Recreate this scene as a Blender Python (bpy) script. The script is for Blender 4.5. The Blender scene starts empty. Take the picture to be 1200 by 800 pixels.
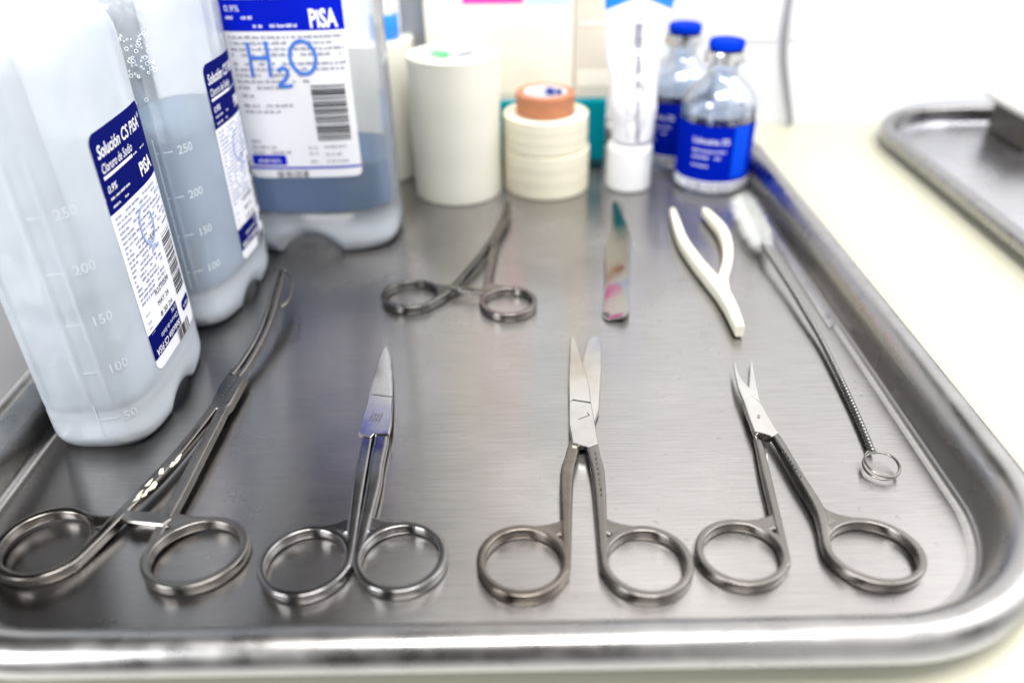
import bpy, bmesh, math, random
from mathutils import Vector, Matrix
random.seed(7)
CM = 0.01
sc = bpy.context.scene
col = sc.collection
PI = math.pi
dg = None

# ------------------------------------------------------------------ camera numbers (cm)
F, TILT, CAMH, ROLL = 930.0, math.atan(600 / 930.0), 20.0, math.radians(1.0)

def at(px, py, z=0.0):
    """point of the real place (cm) seen at a photo pixel, on the level z above the tray floor"""
    a, b = px - 600, py - 400
    a, b = a * math.cos(ROLL) - b * math.sin(ROLL), a * math.sin(ROLL) + b * math.cos(ROLL)
    u, v = a / F, b / F
    dy, dz = math.cos(TILT) - v * math.sin(TILT), -math.sin(TILT) - v * math.cos(TILT)
    k = (z - CAMH) / dz
    return Vector((u * k, dy * k, z))

# ------------------------------------------------------------------ objects
def mesh_obj(name, verts, faces, mats, parent=None, mi=None, smooth=False, origin=None):
    o0 = Vector(origin) if origin else Vector((0, 0, 0))
    me = bpy.data.meshes.new(name)
    me.from_pydata([((Vector(v) - o0) * CM)[:] for v in verts], [], faces)
    if not isinstance(mats, (list, tuple)): mats = [mats]
    for m in mats: me.materials.append(m)
    if mi:
        for p, k in zip(me.polygons, mi): p.material_index = k
    if smooth:
        me.polygons.foreach_set('use_smooth', [True] * len(me.polygons))
    me.validate(); me.update()
    o = bpy.data.objects.new(name, me)
    col.objects.link(o)
    o.location = o0 * CM
    if parent is not None:
        o.parent = parent
        o.matrix_parent_inverse = Matrix.Identity(4)
        o.location = (o0 * CM) - world_loc(parent)
    return o

def world_loc(o):
    l = Vector(o.location)
    while o.parent is not None:
        o = o.parent
        l = l + Vector(o.location)
    return l

def tag(o, label=None, cat=None, group=None, kind=None):
    if label: o['label'] = label
    if cat: o['category'] = cat
    if group: o['group'] = group
    if kind: o['kind'] = kind
    return o

def thing(name, label, cat, loc, group=None):
    o = bpy.data.objects.new(name, None)
    o.empty_display_size = 0.01
    col.objects.link(o)
    o.location = Vector(loc) * CM
    return tag(o, label, cat, group)

def sharp(o, deg=35):
    """smooth shading with creases kept"""
    me = o.data
    bm = bmesh.new(); bm.from_mesh(me)
    for e in bm.edges:
        if len(e.link_faces) == 2 and e.calc_face_angle(0) > math.radians(deg): e.smooth = False
    for f in bm.faces: f.smooth = True
    bm.to_mesh(me); bm.free()
    return o

def recalc(o):
    bm = bmesh.new(); bm.from_mesh(o.data)
    bmesh.ops.recalc_face_normals(bm, faces=bm.faces)
    bm.to_mesh(o.data); bm.free()
    return o

class MB:
    """collects geometry in cm"""
    def __init__(s): s.v, s.f, s.m = [], [], []
    def add(s, v, f, m=0):
        n = len(s.v); s.v += [tuple(x) for x in v]
        s.f += [[i + n for i in q] for q in f]; s.m += [m] * len(f)
    def box(s, x0, x1, y0, y1, z0, z1, m=0):
        s.add([(x0,y0,z0),(x1,y0,z0),(x1,y1,z0),(x0,y1,z0),(x0,y0,z1),(x1,y0,z1),(x1,y1,z1),(x0,y1,z1)],
              [(0,3,2,1),(4,5,6,7),(0,1,5,4),(1,2,6,5),(2,3,7,6),(3,0,4,7)], m)
    def build(s, name, mats, parent=None, smooth=False, origin=None):
        return mesh_obj(name, s.v, s.f, mats, parent, s.m, smooth, origin)

def bevel(o, w, seg=2, ang=30):
    bm = bmesh.new(); bm.from_mesh(o.data)
    es = [e for e in bm.edges if len(e.link_faces) == 2 and e.calc_face_angle(0) > math.radians(ang)]
    bmesh.ops.bevel(bm, geom=es, offset=w * CM, segments=seg, profile=0.6, affect='EDGES', clamp_overlap=True)
    bm.to_mesh(o.data); bm.free()
    return o

def catmull(pts, n):
    """pts: list of tuples (x,y,z,w,h...) -> resampled"""
    P = [Vector(p) if len(p) <= 4 else p for p in pts]
    P = [list(p) for p in pts]
    out = []
    N = len(P)
    for i in range(N - 1):
        p0, p1, p2, p3 = P[max(i-1,0)], P[i], P[i+1], P[min(i+2,N-1)]
        for k in range(n):
            t = k / n
            out.append([0.5*((2*b)+(-a+c)*t+(2*a-5*b+4*c-d)*t*t+(-a+3*b-3*c+d)*t**3) for a,b,c,d in zip(p0,p1,p2,p3)])
    out.append(P[-1])
    return out

def sweep(path, power=4.0, sec=20, closed=False, up=Vector((0,0,1)), mb=None, m=0):
    """path: list of (x,y,z,width,height); superellipse section"""
    mb = mb or MB()
    V, Fc = [], []
    N = len(path)
    for i, p in enumerate(path):
        a = Vector(path[(i-1) % N][:3]) if (closed or i > 0) else Vector(p[:3])
        b = Vector(path[(i+1) % N][:3]) if (closed or i < N-1) else Vector(p[:3])
        t = (b - a).normalized()
        s = t.cross(up).normalized(); u = s.cross(t).normalized()
        for k in range(sec):
            th = 2*PI*(k+.5)/sec
            c, d = math.cos(th), math.sin(th)
            x = math.copysign(abs(c)**(2/power), c)*p[3]/2
            y = math.copysign(abs(d)**(2/power), d)*p[4]/2
            V.append(Vector(p[:3]) + s*x + u*y)
    R = N if closed else N-1
    for i in range(R):
        for k in range(sec):
            a, b = i*sec, ((i+1) % N)*sec
            k2 = (k+1) % sec
            Fc.append((a+k, a+k2, b+k2, b+k))
    if not closed:
        Fc.append(tuple(range(sec-1, -1, -1)))
        Fc.append(tuple((N-1)*sec+k for k in range(sec)))
    mb.add(V, Fc, m)
    return mb

def lathe(profile, cx, cy, seg=64, mb=None, m=0, cap0=False, cap1=False):
    mb = mb or MB()
    V = [(cx+r*math.cos(2*PI*k/seg), cy+r*math.sin(2*PI*k/seg), z) for r, z in profile for k in range(seg)]
    Fc = []
    for i in range(len(profile)-1):
        for k in range(seg):
            k2 = (k+1) % seg
            Fc.append((i*seg+k, i*seg+k2, (i+1)*seg+k2, (i+1)*seg+k))
    if cap0: Fc.append(tuple(range(seg-1, -1, -1)))
    if cap1: Fc.append(tuple((len(profile)-1)*seg+k for k in range(seg)))
    mb.add(V, Fc, m)
    return mb

# ------------------------------------------------------------------ materials
def nodes(name):
    m = bpy.data.materials.new(name); m.use_nodes = True
    nt = m.node_tree; nt.nodes.clear()
    out = nt.nodes.new('ShaderNodeOutputMaterial')
    return m, nt, out

def N(nt, typ, **kw):
    n = nt.nodes.new(typ)
    for k, v in kw.items():
        if k.startswith('i_'):
            n.inputs[k[2:].replace('_', ' ')].default_value = v
        else: setattr(n, k, v)
    return n

def rgba(c): return (c[0], c[1], c[2], 1)

def plain(name, c, rough=.45, spec=.5, noise=.05, scale=80, metallic=0, bump=0, sss=0, coat=0):
    m, nt, out = nodes(name)
    b = N(nt, 'ShaderNodeBsdfPrincipled')
    tc = N(nt, 'ShaderNodeTexCoord')
    no = N(nt, 'ShaderNodeTexNoise'); no.inputs['Scale'].default_value = scale; no.inputs['Detail'].default_value = 5
    nt.links.new(tc.outputs['Object'], no.inputs['Vector'])
    mx = N(nt, 'ShaderNodeMix', data_type='RGBA')
    mx.inputs[6].default_value = rgba([x*(1-noise) for x in c]); mx.inputs[7].default_value = rgba([min(1, x*(1+noise)) for x in c])
    nt.links.new(no.outputs['Fac'], mx.inputs[0]); nt.links.new(mx.outputs[2], b.inputs['Base Color'])
    b.inputs['Roughness'].default_value = rough; b.inputs['Metallic'].default_value = metallic
    b.inputs['Specular IOR Level'].default_value = spec
    if coat: b.inputs['Coat Weight'].default_value = coat
    if sss:
        b.inputs['Subsurface Weight'].default_value = sss; b.inputs['Subsurface Radius'].default_value = (.003,.003,.003)
    if bump:
        bp = N(nt, 'ShaderNodeBump'); bp.inputs['Strength'].default_value = bump; bp.inputs['Distance'].default_value = .0005
        nt.links.new(no.outputs['Fac'], bp.inputs['Height']); nt.links.new(bp.outputs[0], b.inputs['Normal'])
    nt.links.new(b.outputs[0], out.inputs[0])
    return m

def steel(name, c=(.56,.54,.52), rough=.2, var=.12, scale=300, bump=.15, dirt=0):
    m, nt, out = nodes(name)
    b = N(nt, 'ShaderNodeBsdfPrincipled'); b.inputs['Metallic'].default_value = 1
    tc = N(nt, 'ShaderNodeTexCoord')
    no = N(nt, 'ShaderNodeTexNoise'); no.inputs['Scale'].default_value = scale; no.inputs['Detail'].default_value = 6
    no2 = N(nt, 'ShaderNodeTexNoise'); no2.inputs['Scale'].default_value = 90; no2.inputs['Detail'].default_value = 4
    nt.links.new(tc.outputs['Object'], no.inputs['Vector']); nt.links.new(tc.outputs['Object'], no2.inputs['Vector'])
    mr = N(nt, 'ShaderNodeMapRange'); mr.inputs[1].default_value=.3; mr.inputs[2].default_value=.7
    mr.inputs[3].default_value = max(.03, rough-var/2); mr.inputs[4].default_value = rough+var
    nt.links.new(no2.outputs['Fac'], mr.inputs[0]); nt.links.new(mr.outputs[0], b.inputs['Roughness'])
    cr = N(nt, 'ShaderNodeValToRGB')
    cr.color_ramp.elements[0].position = .3; cr.color_ramp.elements[1].position = .62
    cr.color_ramp.elements[0].color = rgba([x*(.86-dirt) for x in c]); cr.color_ramp.elements[1].color = rgba(c)
    nt.links.new(no2.outputs['Fac'], cr.inputs[0]); nt.links.new(cr.outputs[0], b.inputs['Base Color'])
    bp = N(nt, 'ShaderNodeBump'); bp.inputs['Strength'].default_value = bump; bp.inputs['Distance'].default_value = .0002
    nt.links.new(no.outputs['Fac'], bp.inputs['Height']); nt.links.new(bp.outputs[0], b.inputs['Normal'])
    nt.links.new(b.outputs[0], out.inputs[0])
    return m

def brushed(name, c=(.60,.585,.57), rough=.3, aniso=.75):
    """tray steel, brushed along x: streaks, faint scratches, highlights drawn out across the brushing"""
    m, nt, out = nodes(name)
    b = N(nt, 'ShaderNodeBsdfPrincipled'); b.inputs['Metallic'].default_value = 1
    tc = N(nt, 'ShaderNodeTexCoord')
    mp = N(nt, 'ShaderNodeMapping'); mp.inputs['Scale'].default_value = (45, 1900, 400)
    nt.links.new(tc.outputs['Object'], mp.inputs[0])
    no = N(nt, 'ShaderNodeTexNoise'); no.inputs['Scale'].default_value = 1; no.inputs['Detail'].default_value = 8; no.inputs['Roughness'].default_value = .7
    nt.links.new(mp.outputs[0], no.inputs['Vector'])
    big = N(nt, 'ShaderNodeTexNoise'); big.inputs['Scale'].default_value = 14; big.inputs['Detail'].default_value = 6
    nt.links.new(tc.outputs['Object'], big.inputs['Vector'])
    cr = N(nt, 'ShaderNodeValToRGB')
    cr.color_ramp.elements[0].position = .25; cr.color_ramp.elements[1].position = .75
    cr.color_ramp.elements[0].color = rgba([x*.76 for x in c]); cr.color_ramp.elements[1].color = rgba([min(1,x*1.14) for x in c])
    nt.links.new(no.outputs['Fac'], cr.inputs[0])
    sp_ = N(nt, 'ShaderNodeTexNoise'); sp_.inputs['Scale'].default_value = 230; sp_.inputs['Detail'].default_value = 3       # stains and specks
    nt.links.new(tc.outputs['Object'], sp_.inputs['Vector'])
    s1 = N(nt, 'ShaderNodeMapRange'); s1.inputs[1].default_value = .66; s1.inputs[2].default_value = .74; s1.inputs[3].default_value = 0; s1.inputs[4].default_value = .35
    nt.links.new(sp_.outputs['Fac'], s1.inputs[0])
    mp2 = N(nt, 'ShaderNodeMapping'); mp2.inputs['Scale'].default_value = (25, 520, 25); mp2.inputs['Rotation'].default_value = (0, 0, .9)   # stray scratches
    nt.links.new(tc.outputs['Object'], mp2.inputs[0])
    sc_ = N(nt, 'ShaderNodeTexNoise'); sc_.inputs['Scale'].default_value = 1; sc_.inputs['Detail'].default_value = 1
    nt.links.new(mp2.outputs[0], sc_.inputs['Vector'])
    s2 = N(nt, 'ShaderNodeMapRange'); s2.inputs[1].default_value = .76; s2.inputs[2].default_value = .80; s2.inputs[3].default_value = 0; s2.inputs[4].default_value = .4
    nt.links.new(sc_.outputs['Fac'], s2.inputs[0])
    mxs = N(nt, 'ShaderNodeMath', operation='MAXIMUM'); nt.links.new(s1.outputs[0], mxs.inputs[0]); nt.links.new(s2.outputs[0], mxs.inputs[1])
    mxc = N(nt, 'ShaderNodeMix', data_type='RGBA'); mxc.inputs[7].default_value = rgba([x*.45 for x in c])
    nt.links.new(mxs.outputs[0], mxc.inputs[0]); nt.links.new(cr.outputs[0], mxc.inputs[6]); nt.links.new(mxc.outputs[2], b.inputs['Base Color'])
    mr = N(nt, 'ShaderNodeMapRange'); mr.inputs[1].default_value=.3; mr.inputs[2].default_value=.7
    mr.inputs[3].default_value = rough*.78; mr.inputs[4].default_value = rough*1.3
    nt.links.new(big.outputs['Fac'], mr.inputs[0]); nt.links.new(mr.outputs[0], b.inputs['Roughness'])
    b.inputs['Anisotropic'].default_value = aniso
    tv = N(nt, 'ShaderNodeCombineXYZ'); tv.inputs[1].default_value = 1
    nt.links.new(tv.outputs[0], b.inputs['Tangent'])
    bp = N(nt, 'ShaderNodeBump'); bp.inputs['Strength'].default_value = .12; bp.inputs['Distance'].default_value = .0001
    nt.links.new(no.outputs['Fac'], bp.inputs['Height']); nt.links.new(bp.outputs[0], b.inputs['Normal'])
    nt.links.new(b.outputs[0], out.inputs[0])
    return m

def shell(name, clear=.45, tint=(.92,.95,1.0), rough=.13):
    """milky translucent plastic"""
    m, nt, out = nodes(name)
    tr = N(nt, 'ShaderNodeBsdfTransparent'); tr.inputs[0].default_value = (.97,.98,1,1)
    df = N(nt, 'ShaderNodeBsdfDiffuse'); df.inputs[0].default_value = rgba([x*.92 for x in tint])
    tl = N(nt, 'ShaderNodeBsdfTranslucent'); tl.inputs[0].default_value = rgba([x*.97 for x in tint])
    m1 = N(nt, 'ShaderNodeMixShader'); m1.inputs[0].default_value = .30
    nt.links.new(df.outputs[0], m1.inputs[1]); nt.links.new(tl.outputs[0], m1.inputs[2])
    lw = N(nt, 'ShaderNodeLayerWeight'); lw.inputs[0].default_value = .35
    mr = N(nt, 'ShaderNodeMapRange'); mr.inputs[3].default_value = 1-clear; mr.inputs[4].default_value = min(1, 1-clear+.35)
    nt.links.new(lw.outputs['Facing'], mr.inputs[0])
    m2 = N(nt, 'ShaderNodeMixShader')
    nt.links.new(mr.outputs[0], m2.inputs[0]); nt.links.new(tr.outputs[0], m2.inputs[1]); nt.links.new(m1.outputs[0], m2.inputs[2])
    tz = N(nt, 'ShaderNodeTexCoord'); sz = N(nt, 'ShaderNodeSeparateXYZ'); nt.links.new(tz.outputs['Object'], sz.inputs[0])
    zr = N(nt, 'ShaderNodeMapRange', interpolation_type='SMOOTHSTEP')                 # the base is moulded thicker
    for i, v in zip((1,2,3,4), (.012, .032, .90, 0)): zr.inputs[i].default_value = v
    nt.links.new(sz.outputs[2], zr.inputs[0])
    mxz = N(nt, 'ShaderNodeMath', operation='MAXIMUM')
    nt.links.new(mr.outputs[0], mxz.inputs[0]); nt.links.new(zr.outputs[0], mxz.inputs[1]); nt.links.new(mxz.outputs[0], m2.inputs[0])
    gl = N(nt, 'ShaderNodeBsdfGlossy'); gl.inputs['Roughness'].default_value = rough
    tc = N(nt, 'ShaderNodeTexCoord'); no = N(nt, 'ShaderNodeTexNoise'); no.inputs['Scale'].default_value = 28; no.inputs['Detail'].default_value = 2
    nt.links.new(tc.outputs['Object'], no.inputs['Vector'])
    bp = N(nt, 'ShaderNodeBump'); bp.inputs['Strength'].default_value = .5; bp.inputs['Distance'].default_value = .004
    nt.links.new(no.outputs['Fac'], bp.inputs['Height']); nt.links.new(bp.outputs[0], gl.inputs['Normal']); nt.links.new(bp.outputs[0], df.inputs['Normal'])
    fr = N(nt, 'ShaderNodeFresnel'); fr.inputs[0].default_value = 1.45
    m3 = N(nt, 'ShaderNodeMixShader')
    nt.links.new(fr.outputs[0], m3.inputs[0]); nt.links.new(m2.outputs[0], m3.inputs[1]); nt.links.new(gl.outputs[0], m3.inputs[2])
    nt.links.new(m3.outputs[0], out.inputs[0])
    return m

def water(name, c=(.80,.89,.97), body=.2):
    m, nt, out = nodes(name)
    tr = N(nt, 'ShaderNodeBsdfTransparent'); tr.inputs[0].default_value = rgba(c)
    tl = N(nt, 'ShaderNodeBsdfTranslucent'); tl.inputs[0].default_value = rgba(c)
    df = N(nt, 'ShaderNodeBsdfDiffuse'); df.inputs[0].default_value = rgba(c)
    m0 = N(nt, 'ShaderNodeMixShader'); m0.inputs[0].default_value = .5
    nt.links.new(tl.outputs[0], m0.inputs[1]); nt.links.new(df.outputs[0], m0.inputs[2])
    m1 = N(nt, 'ShaderNodeMixShader'); m1.inputs[0].default_value = body
    nt.links.new(tr.outputs[0], m1.inputs[1]); nt.links.new(m0.outputs[0], m1.inputs[2])
    gl = N(nt, 'ShaderNodeBsdfGlossy'); gl.inputs['Roughness'].default_value = .08
    fr = N(nt, 'ShaderNodeFresnel'); fr.inputs[0].default_value = 1.2
    mx = N(nt, 'ShaderNodeMixShader')
    nt.links.new(fr.outputs[0], mx.inputs[0]); nt.links.new(m1.outputs[0], mx.inputs[1]); nt.links.new(gl.outputs[0], mx.inputs[2])
    nt.links.new(mx.outputs[0], out.inputs[0])
    return m

def thin_glass(name, c=(.95,.97,1), gloss=.0, rough=.03):
    m, nt, out = nodes(name)
    tr = N(nt, 'ShaderNodeBsdfTransparent'); tr.inputs[0].default_value = rgba(c)
    gl = N(nt, 'ShaderNodeBsdfGlossy'); gl.inputs['Roughness'].default_value = rough
    lw = N(nt, 'ShaderNodeLayerWeight'); lw.inputs[0].default_value = .45
    mr = N(nt, 'ShaderNodeMapRange'); mr.inputs[3].default_value = .06+gloss; mr.inputs[4].default_value = .95
    nt.links.new(lw.outputs['Facing'], mr.inputs[0])
    mx = N(nt, 'ShaderNodeMixShader')
    nt.links.new(mr.outputs[0], mx.inputs[0]); nt.links.new(tr.outputs[0], mx.inputs[1]); nt.links.new(gl.outputs[0], mx.inputs[2])
    nt.links.new(mx.outputs[0], out.inputs[0])
    return m

M = {}
M['tray'] = brushed('brushed_tray_steel', (.36,.346,.338), .24, .93)
M['rim'] = steel('polished_rim_steel', (.37,.362,.357), .28, .1, 120, .12)
M['tray2'] = brushed('second_tray_steel', (.58,.575,.60), .25, .5)
M['inst'] = steel('instrument_steel', (.205,.192,.18), .2)
M['inst_polish'] = steel('polished_steel', (.25,.245,.245), .13, .08, 200, .05)
M['inst_old'] = steel('worn_steel', (.21,.185,.16), .24, .16, 350, .3, .14)
M['inst_dark'] = steel('dark_steel', (.15,.145,.14), .22)
M['inst_blade'] = steel('ground_blade_steel', (.56,.54,.52), .14, .1, 250, .1)
M['inst_mid'] = steel('tweezer_steel', (.36,.35,.35), .12, .08, 250, .1)
M['engrave'] = plain('engraved_marks', (.06,.055,.05), .6)
M['counter'] = plain('cream_laminate', (.50,.487,.385), .35, .3, .02, 30)
M['edge'] = plain('white_edge_strip', (.84,.86,.82), .35, .4, .02, 30)
M['wall'] = plain('white_paint', (.80,.81,.84), .7, .3, .015, 20)
M['socket'] = plain('white_plastic', (.84,.84,.86), .4)
M['cable'] = plain('grey_cable', (.22,.22,.24), .5)
M['shell'] = shell('milky_bottle_plastic', .36, (.85,.92,1.0))
M['shell2'] = shell('clear_bottle_plastic', .64, (.84,.91,1.0))
M['shell3'] = shell('clearest_bottle_plastic', .84, (.84,.91,1.0))
M['skirt'] = shell('milky_base_plastic', .14, (.98,.98,.98))
M['water'] = water('saline_liquid', (.70,.87,1.0), .5)
M['watermid'] = water('saline_liquid_deeper', (.52,.77,1.0), .66)
M['waterb'] = water('bluish_liquid', (.18,.54,1.0), .85)
M['foil'] = plain('silver_card', (.55,.56,.58), .35)
M['lblwhite'] = plain('label_paper', (.86,.87,.92), .4, .4, .01)
M['lblblue'] = plain('label_navy', (.002,.005,.12), .75, .04, .04)
M['lblblue3'] = plain('label_blue', (.002,.012,.50), .75, .04, .03)
M['print'] = plain('label_small_print', (.20,.22,.42), .6)
M['printgrey'] = plain('label_grey_print', (.28,.28,.34), .6)
M['black'] = plain('label_black_print', (.015,.015,.02), .6)
M['pen'] = plain('blue_marker_ink', (.05,.20,.72), .6)
M['penfaint'] = plain('faded_marker_ink', (.36,.45,.75), .6)
M['scale'] = plain('moulded_scale', (.57,.62,.67), .4)
M['tape'] = plain('white_cloth_tape', (.76,.745,.66), .75, .2, .03, 500, bump=.2)
M['tape2'] = plain('cream_tape', (.80,.76,.60), .7, .2, .04, 400, bump=.2)
M['tapeo'] = plain('orange_brown_tape', (.47,.195,.10), .6, .3, .25, 260, bump=.3)
M['core'] = plain('white_core', (.78,.80,.84), .5)
M['green'] = plain('green_core_label', (.01,.42,.12), .5)
M['navy'] = plain('navy_print', (.04,.06,.36), .5)
M['carton'] = plain('cream_carton', (.83,.80,.70), .55, .3, .02, 40)
M['carton2'] = plain('beige_carton', (.66,.61,.52), .6, .3, .05, 40)
M['pink'] = plain('pink_label', (.85,.05,.45), .5)
M['teal'] = plain('teal_carton', (.001,.30,.38), .7, .04, .04, 40)
M['sky_blue'] = plain('bright_blue_plastic', (.01,.22,.80), .35)
M['grey'] = plain('grey_plastic', (.30,.31,.34), .5)
M['whitepl'] = plain('white_cap_plastic', (.85,.85,.86), .35)
M['clamp'] = plain('ivory_plastic', (.80,.77,.64), .38, .5, .02, 60, sss=.15)
M['bristle'] = plain('white_bristles', (.70,.71,.69), .6)
M['vialblue'] = plain('vial_label_blue', (.0,.012,.40), .8, .02, .04)
M['vialblue2'] = plain('vial_label_light_blue', (.003,.07,.75), .7, .05)
M['capblue'] = plain('vial_cap_blue', (.0,.03,.50), .7, .03)
M['glass'] = thin_glass('vial_glass', (.82,.89,1.0), .02)
M['vialwater'] = thin_glass('vial_contents', (.90,.93,.98), -.04, .1)
M['alu'] = steel('crimped_aluminium', (.8,.8,.82), .25)
M['bubble'] = plain('air_bubble_rims', (.78,.82,.86), .3)

# ------------------------------------------------------------------ lettering
_txt = {}
def text_geo(s, bold=0.0, shear=0.0):
    """glyph faces of a word at size 1, left-aligned on the baseline -> verts, faces, width"""
    key = (s, bold, shear)
    if key in _txt: return _txt[key]
    cu = bpy.data.curves.new('lettering', 'FONT')
    cu.body = s; cu.size = 1; cu.offset = bold; cu.shear = shear; cu.resolution_u = 3
    cu.fill_mode = 'FRONT'
    o = bpy.data.objects.new('lettering', cu); col.objects.link(o)
    bpy.context.view_layer.update()
    dgx = bpy.context.evaluated_depsgraph_get()
    me = bpy.data.meshes.new_from_object(o.evaluated_get(dgx))
    v = [tuple(x.co[:2]) for x in me.vertices]; f = [tuple(p.vertices) for p in me.polygons]
    bpy.data.objects.remove(o); bpy.data.curves.remove(cu); bpy.data.meshes.remove(me)
    w = max((x for x, _ in v), default=0)
    _txt[key] = (v, f, w)
    return _txt[key]

class Print:
    """flat artwork in (u, v) cm, later wrapped on a surface by a function (u, v, lift) -> point"""
    def __init__(s, wrap): s.wrap, s.mb = wrap, MB()
    def rect(s, u0, u1, v0, v1, m, lift=.03, step=.3, skew=0):
        nu = max(1, int(abs(u1-u0)/step+.99)); nv = max(1, int(abs(v1-v0)/step+.99))
        V = [s.wrap(u0+(u1-u0)*i/nu+skew*(v1-v0)*j/nv, v0+(v1-v0)*j/nv, lift) for j in range(nv+1) for i in range(nu+1)]
        Fc = [(j*(nu+1)+i, j*(nu+1)+i+1, (j+1)*(nu+1)+i+1, (j+1)*(nu+1)+i) for j in range(nv) for i in range(nu)]
        s.mb.add(V, Fc, m)
    def rrect(s, u0, u1, v0, v1, r, m, lift=.03, rows=40):
        """rounded rectangle as rows of strips"""
        V, Fc = [], []
        vs = [v0+r*(1-math.cos(PI/2*k/8)) for k in range(9)]
        vs += [v0+r+(v1-v0-2*r)*k/rows for k in range(1, rows)]
        vs += [v1-r+r*math.sin(PI/2*k/8) for k in range(9)]
        nu = max(2, int((u1-u0)/.2))
        for v in vs:
            d = max(0, r-(v-v0), r-(v1-v))
            ins = r-math.sqrt(max(0, r*r-d*d))
            for i in range(nu+1): V.append(s.wrap(u0+ins+(u1-u0-2*ins)*i/nu, v, lift))
        for j in range(len(vs)-1):
            for i in range(nu): Fc.append((j*(nu+1)+i, j*(nu+1)+i+1, (j+1)*(nu+1)+i+1, (j+1)*(nu+1)+i))
        s.mb.add(V, Fc, m)
    def text(s, t, u, v, size, m, lift=.045, bold=.0, shear=0, rot=0, sx=1.0, fit=None):
        V, Fc, w = text_geo(t, bold, shear)
        if fit: sx = fit/(w*size)
        c, d = math.cos(rot), math.sin(rot)
        out = []
        for x, y in V:
            x, y = x*size*sx, y*size
            out.append(s.wrap(u+x*c-y*d, v+x*d+y*c, lift))
        s.mb.add(out, Fc, m)
    def small_lines(s, u0, u1, v, h, m, seed, density=.8, lift=.04):
        """a line of illegibly small print: short uneven strokes"""
        r = random.Random(seed); u = u0
        while u < u1:
            word = r.uniform(.1, .4)
            e = min(u1, u+word)
            while u < e-.02:
                w = r.uniform(.025, .05)
                s.rect(u, min(e, u+w), v, v+h*r.uniform(.6, 1), m, lift, 9)
                u += w+.018
            u = e+r.uniform(.05, .09)+(r.random() > density)*.3
    def stroke(s, pts, w, m, lift=.055):
        P = [Vector(p) for p in catmull([tuple(p)+(0,) for p in pts], 6)]
        L, R_ = [], []
        for i, p in enumerate(P):
            t = (P[min(i+1, len(P)-1)]-P[max(i-1, 0)]).normalized(); n = Vector((-t.y, t.x, 0))
            L.append(p+n*w/2); R_.append(p-n*w/2)
        V = [s.wrap(p.x, p.y, lift) for p in L+R_]; k = len(L)
        s.mb.add(V, [(k+i, k+i+1, i+1, i) for i in range(k-1)], m)
    def bars(s, u0, u1, v0, v1, m, seed, horizontal, lift=.04):
        r = random.Random(seed)
        a, b = (v0, v1) if horizontal else (u0, u1)
        p = a
        while p < b:
            w = r.choice([.03, .03, .045, .07, .1])
            if horizontal: s.rect(u0, u1, p, min(b, p+w), m, lift)
            else: s.rect(p, min(b, p+w), v0, v1, m, lift)
            p += w+r.choice([.03, .04, .06, .09])
    def build(s, name, mats, parent):
        return s.mb.build(name, mats, parent)

# ------------------------------------------------------------------ setting
mb = MB(); mb.box(-150, 190, 13.05, 63.0, -6, -.15)
o = bevel(mb.build('countertop', M['counter']), .12); tag(o, 'cream laminate countertop under the steel trays', 'countertop', kind='structure')
mb = MB(); mb.box(-150, 190, 9.6, 13.045, -6, -.18)
o = bevel(mb.build('countertop_edge', M['edge']), .3, 3); tag(o, 'white front edge strip of the cream countertop', 'countertop edge', kind='structure')
mb = MB(); mb.box(-150, 190, 63.0, 66, -6, 30)
o = mb.build('wall', M['wall']); tag(o, 'plain white wall behind the countertop', 'wall', kind='structure')

# ------------------------------------------------------------------ trays
def rounded_path(x0, x1, y0, y1, r, off, seg=20):
    pts = []
    for (cx, cy, a0) in ((x1-r, y0+r, -PI/2), (x1-r, y1-r, 0), (x0+r, y1-r, PI/2), (x0+r, y0+r, PI)):
        for k in range(seg+1):
            a = a0+PI/2*k/seg
            pts.append((cx+(r+off)*math.cos(a), cy+(r+off)*math.sin(a)))
    return pts

def make_tray(x0, x1, y0, y1, r, prof, mat, label):
    V, Fc = [], []
    ring0 = rounded_path(x0, x1, y0, y1, r, 0); n = len(ring0)
    rings = [[(x, y, z) for x, y in rounded_path(x0, x1, y0, y1, r, off)] for off, z in prof]
    for rg in rings: V += rg
    for i in range(len(rings)-1):
        for k in range(n):
            k2 = (k+1) % n
            Fc.append((i*n+k, i*n+k2, (i+1)*n+k2, (i+1)*n+k))
    Fc.append(tuple(range(n)))
    mi = [1 if prof[i][1] > .62*max(p[1] for p in prof) or i > len(rings)*.6 else 0 for i in range(len(rings)-1) for k in range(n)]+[0]
    o = mesh_obj('instrument_tray', V, Fc, [mat, M['rim']], mi=mi, smooth=True, origin=((x0+x1)/2, (y0+y1)/2, 0))
    return sharp(tag(o, label, 'tray'), 60)

def fine(prof, n=5):
    return [(p[0], p[1]) for p in catmull([(a, b, 0) for a, b in prof], n)]
prof = [(-.45, 0)] + fine([(-.40,.0),(-.16,.05),(.01,.22),(.08,.6),(.17,1.1),(.34,1.52),(.64,1.84),(1.0,1.94),(1.32,1.84),(1.56,1.58),(1.66,1.28),(1.63,1.14),(1.53,1.1)])
make_tray(-18.4, 15.6, 14.65, 57.0, 5.4, prof, M['tray'], 'large brushed stainless steel tray holding the scissors and bottles')
prof2 = [(-.3, .0)] + fine([(-.25,.0),(-.05,.1),(.05,.4),(.1,.9),(.2,1.15),(.45,1.28),(.8,1.26),(1.0,1.12),(1.08,.85),(1.06,.5)])
make_tray(28.3, 62, 18.0, 61.6, 6.0, prof2, M['tray2'], 'second steel tray at the right edge, carrying a closed metal box')

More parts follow.
